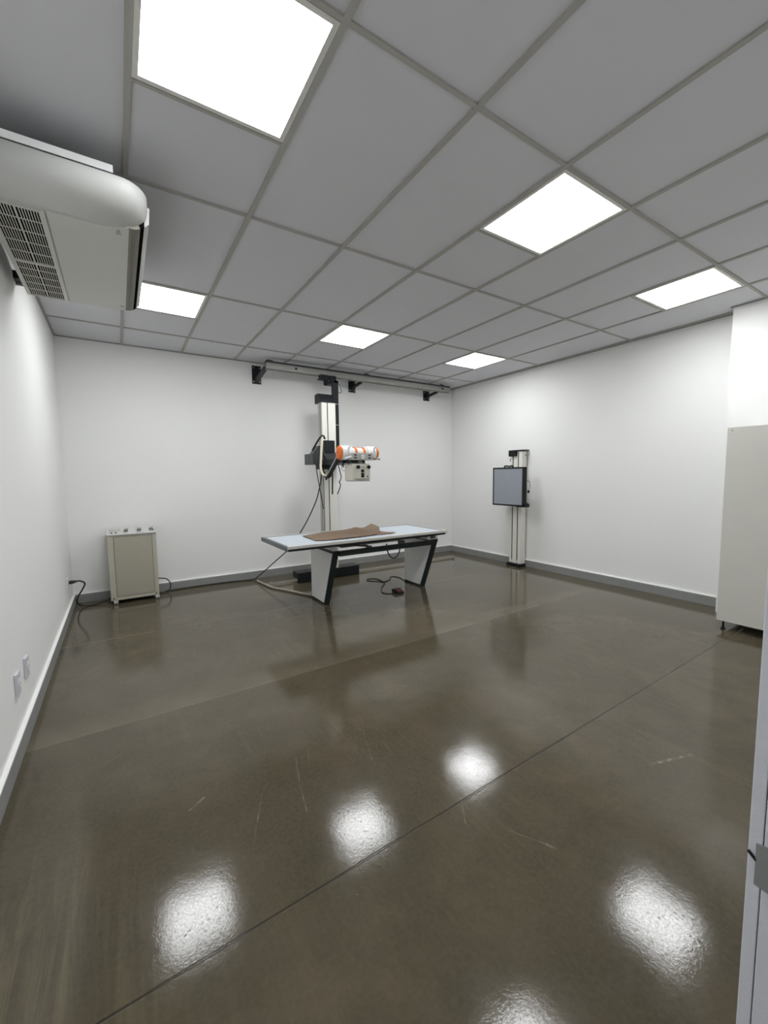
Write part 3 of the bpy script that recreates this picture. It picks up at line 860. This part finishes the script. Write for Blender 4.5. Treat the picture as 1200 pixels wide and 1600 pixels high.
# ================================================================== LEAD APRON
near = [(1.528, 2.50), (1.62, 2.452), (1.80, 2.438), (2.0, 2.448), (2.2, 2.47), (2.32, 2.55), (2.40, 2.66), (2.47, 2.79), (2.54, 2.90), (2.575, 3.0)]
far = [(1.545, 2.885), (1.63, 2.93), (1.80, 2.965), (1.95, 3.0), (2.10, 3.03), (2.24, 3.065), (2.31, 3.085), (2.40, 3.055), (2.48, 3.075), (2.545, 3.095)]
def interp(pl, u):
    f = u*(len(pl)-1); i = min(int(f), len(pl)-2); k = f-i
    return (pl[i][0]*(1-k)+pl[i+1][0]*k, pl[i][1]*(1-k)+pl[i+1][1]*k)
def sheet(nearp, farp, nu, nv, hf, th):
    b = B()
    gt, gb = [], []
    for i in range(nu+1):
        u = i/nu
        a, c = interp(nearp, u), interp(farp, u)
        rt_, rb_ = [], []
        for j in range(nv+1):
            v = j/nv
            x, y = a[0]*(1-v)+c[0]*v, a[1]*(1-v)+c[1]*v
            z = hf(u, v, x, y)
            rb_.append(b.bm.verts.new((x, y, z))); rt_.append(b.bm.verts.new((x, y, z+th)))
        gt.append(rt_); gb.append(rb_)
    def q(*v):
        f = b.bm.faces.new(v); f.smooth = True
    for i in range(nu):
        for j in range(nv):
            q(gt[i][j], gt[i+1][j], gt[i+1][j+1], gt[i][j+1]); q(gb[i][j], gb[i][j+1], gb[i+1][j+1], gb[i+1][j])
    for i in range(nu):
        for j in (0, nv): q(gt[i][j], gb[i][j], gb[i+1][j], gt[i+1][j])
    for j in range(nv):
        for i in (0, nu): q(gt[i][j], gt[i][j+1], gb[i][j+1], gb[i][j])
    return b
def h1(u, v, x, y):
    n = noise.noise(Vector((x*5, y*5, 0.3)))
    z = ZT - 0.0035 + max(0.0, 0.004 + 0.006*n)
    z += 0.012*math.exp(-((x-2.30)/0.06)**2)*v
    z += 0.036*max(0, (u-0.78)/0.22)**1.3*(0.45+0.55*v)
    z += 0.008*max(0, u-0.4)
    return z
ap = thing('lead_apron', (2.0, 2.75, ZT), 'brown lead apron lying crumpled on the examination table', 'apron')
build('upper_sheet', sheet(near, far, 60, 18, h1, 0.006), 'apron', ap)
n2 = [(2.20, 2.475), (2.32, 2.462), (2.44, 2.468), (2.505, 2.482)]
f2 = [(2.10, 2.70), (2.28, 2.72), (2.42, 2.70), (2.50, 2.56)]
build('lower_sheet', sheet(n2, f2, 20, 8, lambda u, v, x, y: ZT-0.0035 + 0.010*max(0, noise.noise(Vector((x*8, y*8, 2)))) + 0.006*u*(1-v), 0.005), 'apron', ap)
bd = B()
bd.tube([(p[0], p[1], h1(i/9, 0, *p)+0.003) for i, p in enumerate(near)], 0.0042, seg=8, sub=5)
bd.tube([(p[0], p[1], h1(i/9, 1, *p)+0.003) for i, p in enumerate(far)], 0.0042, seg=8, sub=5)
bd.tube([(interp(near,1)[0], interp(near,1)[1], h1(1,0,*near[-1])+0.003), (far[-1][0], far[-1][1], h1(1,1,*far[-1])+0.003)], 0.0042, seg=8)
build('binding', bd, 'apron2', ap, 'darker sewn edge binding')

# ================================================================== FOOT SWITCH
t = thing('foot_switch', (2.62, 2.64, 0), 'black and dark red foot switch with curled cord on the floor under the table', 'foot switch')
b = B().prism([(2.565, 0.002), (2.70, 0.002), (2.70, 0.042), (2.63, 0.045), (2.565, 0.02)], 'x', 2.585, 2.675, 0.003)
fo = build('housing', b, 'black', t)
build('pedal', B().prism([(2.572, 0.024), (2.64, 0.049), (2.64, 0.056), (2.572, 0.031)], 'x', 2.592, 2.668, 0.002), 'red', t, 'dark red tread')
cpts = [(3.02, 3.06), (3.06, 3.20), (3.026, 3.32), (2.96, 3.30), (2.90, 3.207), (2.766, 3.152), (2.704, 3.23), (2.62, 3.32), (2.66, 3.40), (2.76, 3.34), (2.74, 3.10), (2.60, 2.94), (2.50, 2.80), (2.475, 2.71), (2.53, 2.64), (2.60, 2.645)]
cord_z = [0.02 if i == len(cpts)-1 else 0.0055 for i in range(len(cpts))]
build('cord', B().tube([(x, y, z) for (x, y), z in zip(cpts, cord_z)], 0.005), 'rubber', t)

# ================================================================== WALL BUCKY STAND
t = thing('wall_bucky_stand', (4.98, 2.81, 0), 'chest stand with square grey detector panel on a white column against the right wall', 'chest stand')
build('base_plate', B().box(4.895, XR-T-0.001, 2.69, 2.94, 0.0, 0.045, 0.006), 'black', t)
y0_, y1_ = 2.70, 2.912
g1, g2 = 2.768, 2.865
cb = B()
for (a, c) in ((y0_, g1-0.009), (g1+0.009, g2-0.009), (g2+0.009, y1_)):
    cb.box(4.93, 5.036, a, c, 0.045, 1.745, 0.004)
cb.box(4.945, 5.036, y0_+0.01, y1_-0.01, 0.045, 1.745)
col2 = build('column', cb, 'col', t)
build('groove', B().box(4.934, 4.946, g1-0.0085, g1+0.0085, 0.10, 1.73).box(4.934, 4.946, g2-0.0085, g2+0.0085, 0.10, 1.73), 'dgrey', col2, 'dark guide groove')
tc_ = B().box(4.90, 5.04, 2.785, 2.93, 1.672, 1.765, 0.006).box(4.915, 5.045, 2.665, 2.80, 1.747, 1.765, 0.004)
tco = build('column_cap', tc_, 'black', t)
build_each('bolt', B().cyl((5.0, 2.70, 1.69), (5.0, 2.645, 1.69), 0.006, seg=10).cyl((5.0, 2.66, 1.69), (5.0, 2.65, 1.69), 0.012, seg=10).cyl((4.925, 2.775, 1.715), (4.932, 2.775, 1.715), 0.009, seg=10), 'steel', col2)
build('side_clip', B().box(4.93, 4.96, 2.912, 2.925, 1.60, 1.64, 0.003), 'dgrey', col2)
xF = 4.70
fa, fb_, za, zb_ = 2.487, 3.052, 0.94, 1.505
pf = B()
pf.box(xF, xF+0.075, fa, fb_, za, za+0.022, 0.003).box(xF, xF+0.075, fa, fb_, zb_-0.022, zb_, 0.003)
pf.box(xF, xF+0.075, fa, fa+0.022, za, zb_, 0.003).box(xF, xF+0.075, fb_-0.022, fb_, za, zb_, 0.003)
pf.box(xF+0.012, xF+0.075, fa+0.01, fb_-0.01, za+0.01, zb_-0.01)
pfo = build('detector_frame', pf, 'black', t)
sco = build('detector_screen', B().box(xF+0.003, xF+0.013, fa+0.0215, fb_-0.0215, za+0.0215, zb_-0.0215), 'screen', pfo, 'plain grey-blue detector face')
ch = B()
ch.box(xF+0.002, xF+0.0032, (fa+fb_)/2-0.0012, (fa+fb_)/2+0.0012, za+0.03, zb_-0.03)
ch.box(xF+0.002, xF+0.0032, fa+0.12, fb_-0.12, (za+zb_)/2+0.04, (za+zb_)/2+0.0424)
ch.box(xF+0.002, xF+0.0032, fa+0.03, fb_-0.03, za+0.11, za+0.112)
build_each('centre_line', ch, 'grey', sco)
build('top_handle', B().tube([(4.74, 2.86, 1.50), (4.74, 2.85, 1.525), (4.74, 2.80, 1.522), (4.74, 2.76, 1.520), (4.74, 2.72, 1.527), (4.74, 2.70, 1.50)], 0.011), 'black', pfo)
bk = B().box(xF+0.075, 4.80, fa+0.035, fb_-0.05, za+0.03, zb_-0.03, 0.004)
build('rear_cover', bk, 'panelg', pfo, 'grey rear cover')
build('lower_block', B().box(xF+0.03, 4.84, fa-0.005, fa+0.16, za-0.012, za+0.05, 0.004), 'black', pfo)
build('carriage', B().box(4.80, 4.928, 2.70, 2.912, 1.05, 1.40, 0.004), 'dgrey', t)
hd = B().tube([(4.775, fa+0.02, 1.30), (4.80, fa-0.02, 1.30), (4.81, fa-0.03, 1.24), (4.80, fa-0.025, 1.18), (4.785, fa-0.02, 1.16)], 0.006)
hdo = build('side_handle', hd, 'steel', t)
build('grip', B().sphere((4.79, fa-0.022, 1.155), 0.016, (1, 1, 1.4)), 'black', hdo)
build('lock_knob', B().cyl((4.80, fa+0.03, 1.0), (4.80, fa-0.025, 0.985), 0.012, seg=14, bev=0.003), 'steel', t)

# ================================================================== CABINET
t = thing('tall_cabinet', (4.59, -0.4, 0), 'tall off-white cabinet on short legs at the right beside the pillar', 'cabinet')
K0, K1, J0, J1 = 4.33, 4.845, -0.95, 0.06
bd_ = B().box(K0+0.019, K1, J0, J1, 0.08, 1.776, 0.001)
build('body', bd_, 'cab', t)
dr = build('side_panel', B().box(K0, K0+0.0185, J0, J1+0.001, 0.08, 1.778, 0.0012), 'cab', t)
build('edge_strip', B().box(K0+0.0005, K0+0.018, J1+0.001, J1+0.0022, 0.081, 1.777), 'cabe', dr)
build_each('screw', B().cyl((K0-0.0015, 0.028, 1.752), (K0+0.001, 0.028, 1.752), 0.007, seg=12).cyl((K0-0.0012, 0.042, 1.72), (K0+0.001, 0.042, 1.72), 0.003, seg=8), 'grey', dr)
for (x, y) in ((4.36, 0.02), (4.80, 0.02), (4.36, -0.9), (4.80, -0.9)):
    build('leg', B().cyl((x, y, 0.0), (x, y, 0.012), 0.018, seg=14).cyl((x, y, 0.012), (x, y, 0.08), 0.008, seg=12), 'blackm', t, 'thin dark adjustable leg')
build('hinge', B().box(K0+0.002, K0+0.014, J1+0.002, J1+0.012, 0.22, 0.235), 'white', t)

for o in bpy.data.objects:
    if '_o' in o: del o['_o']
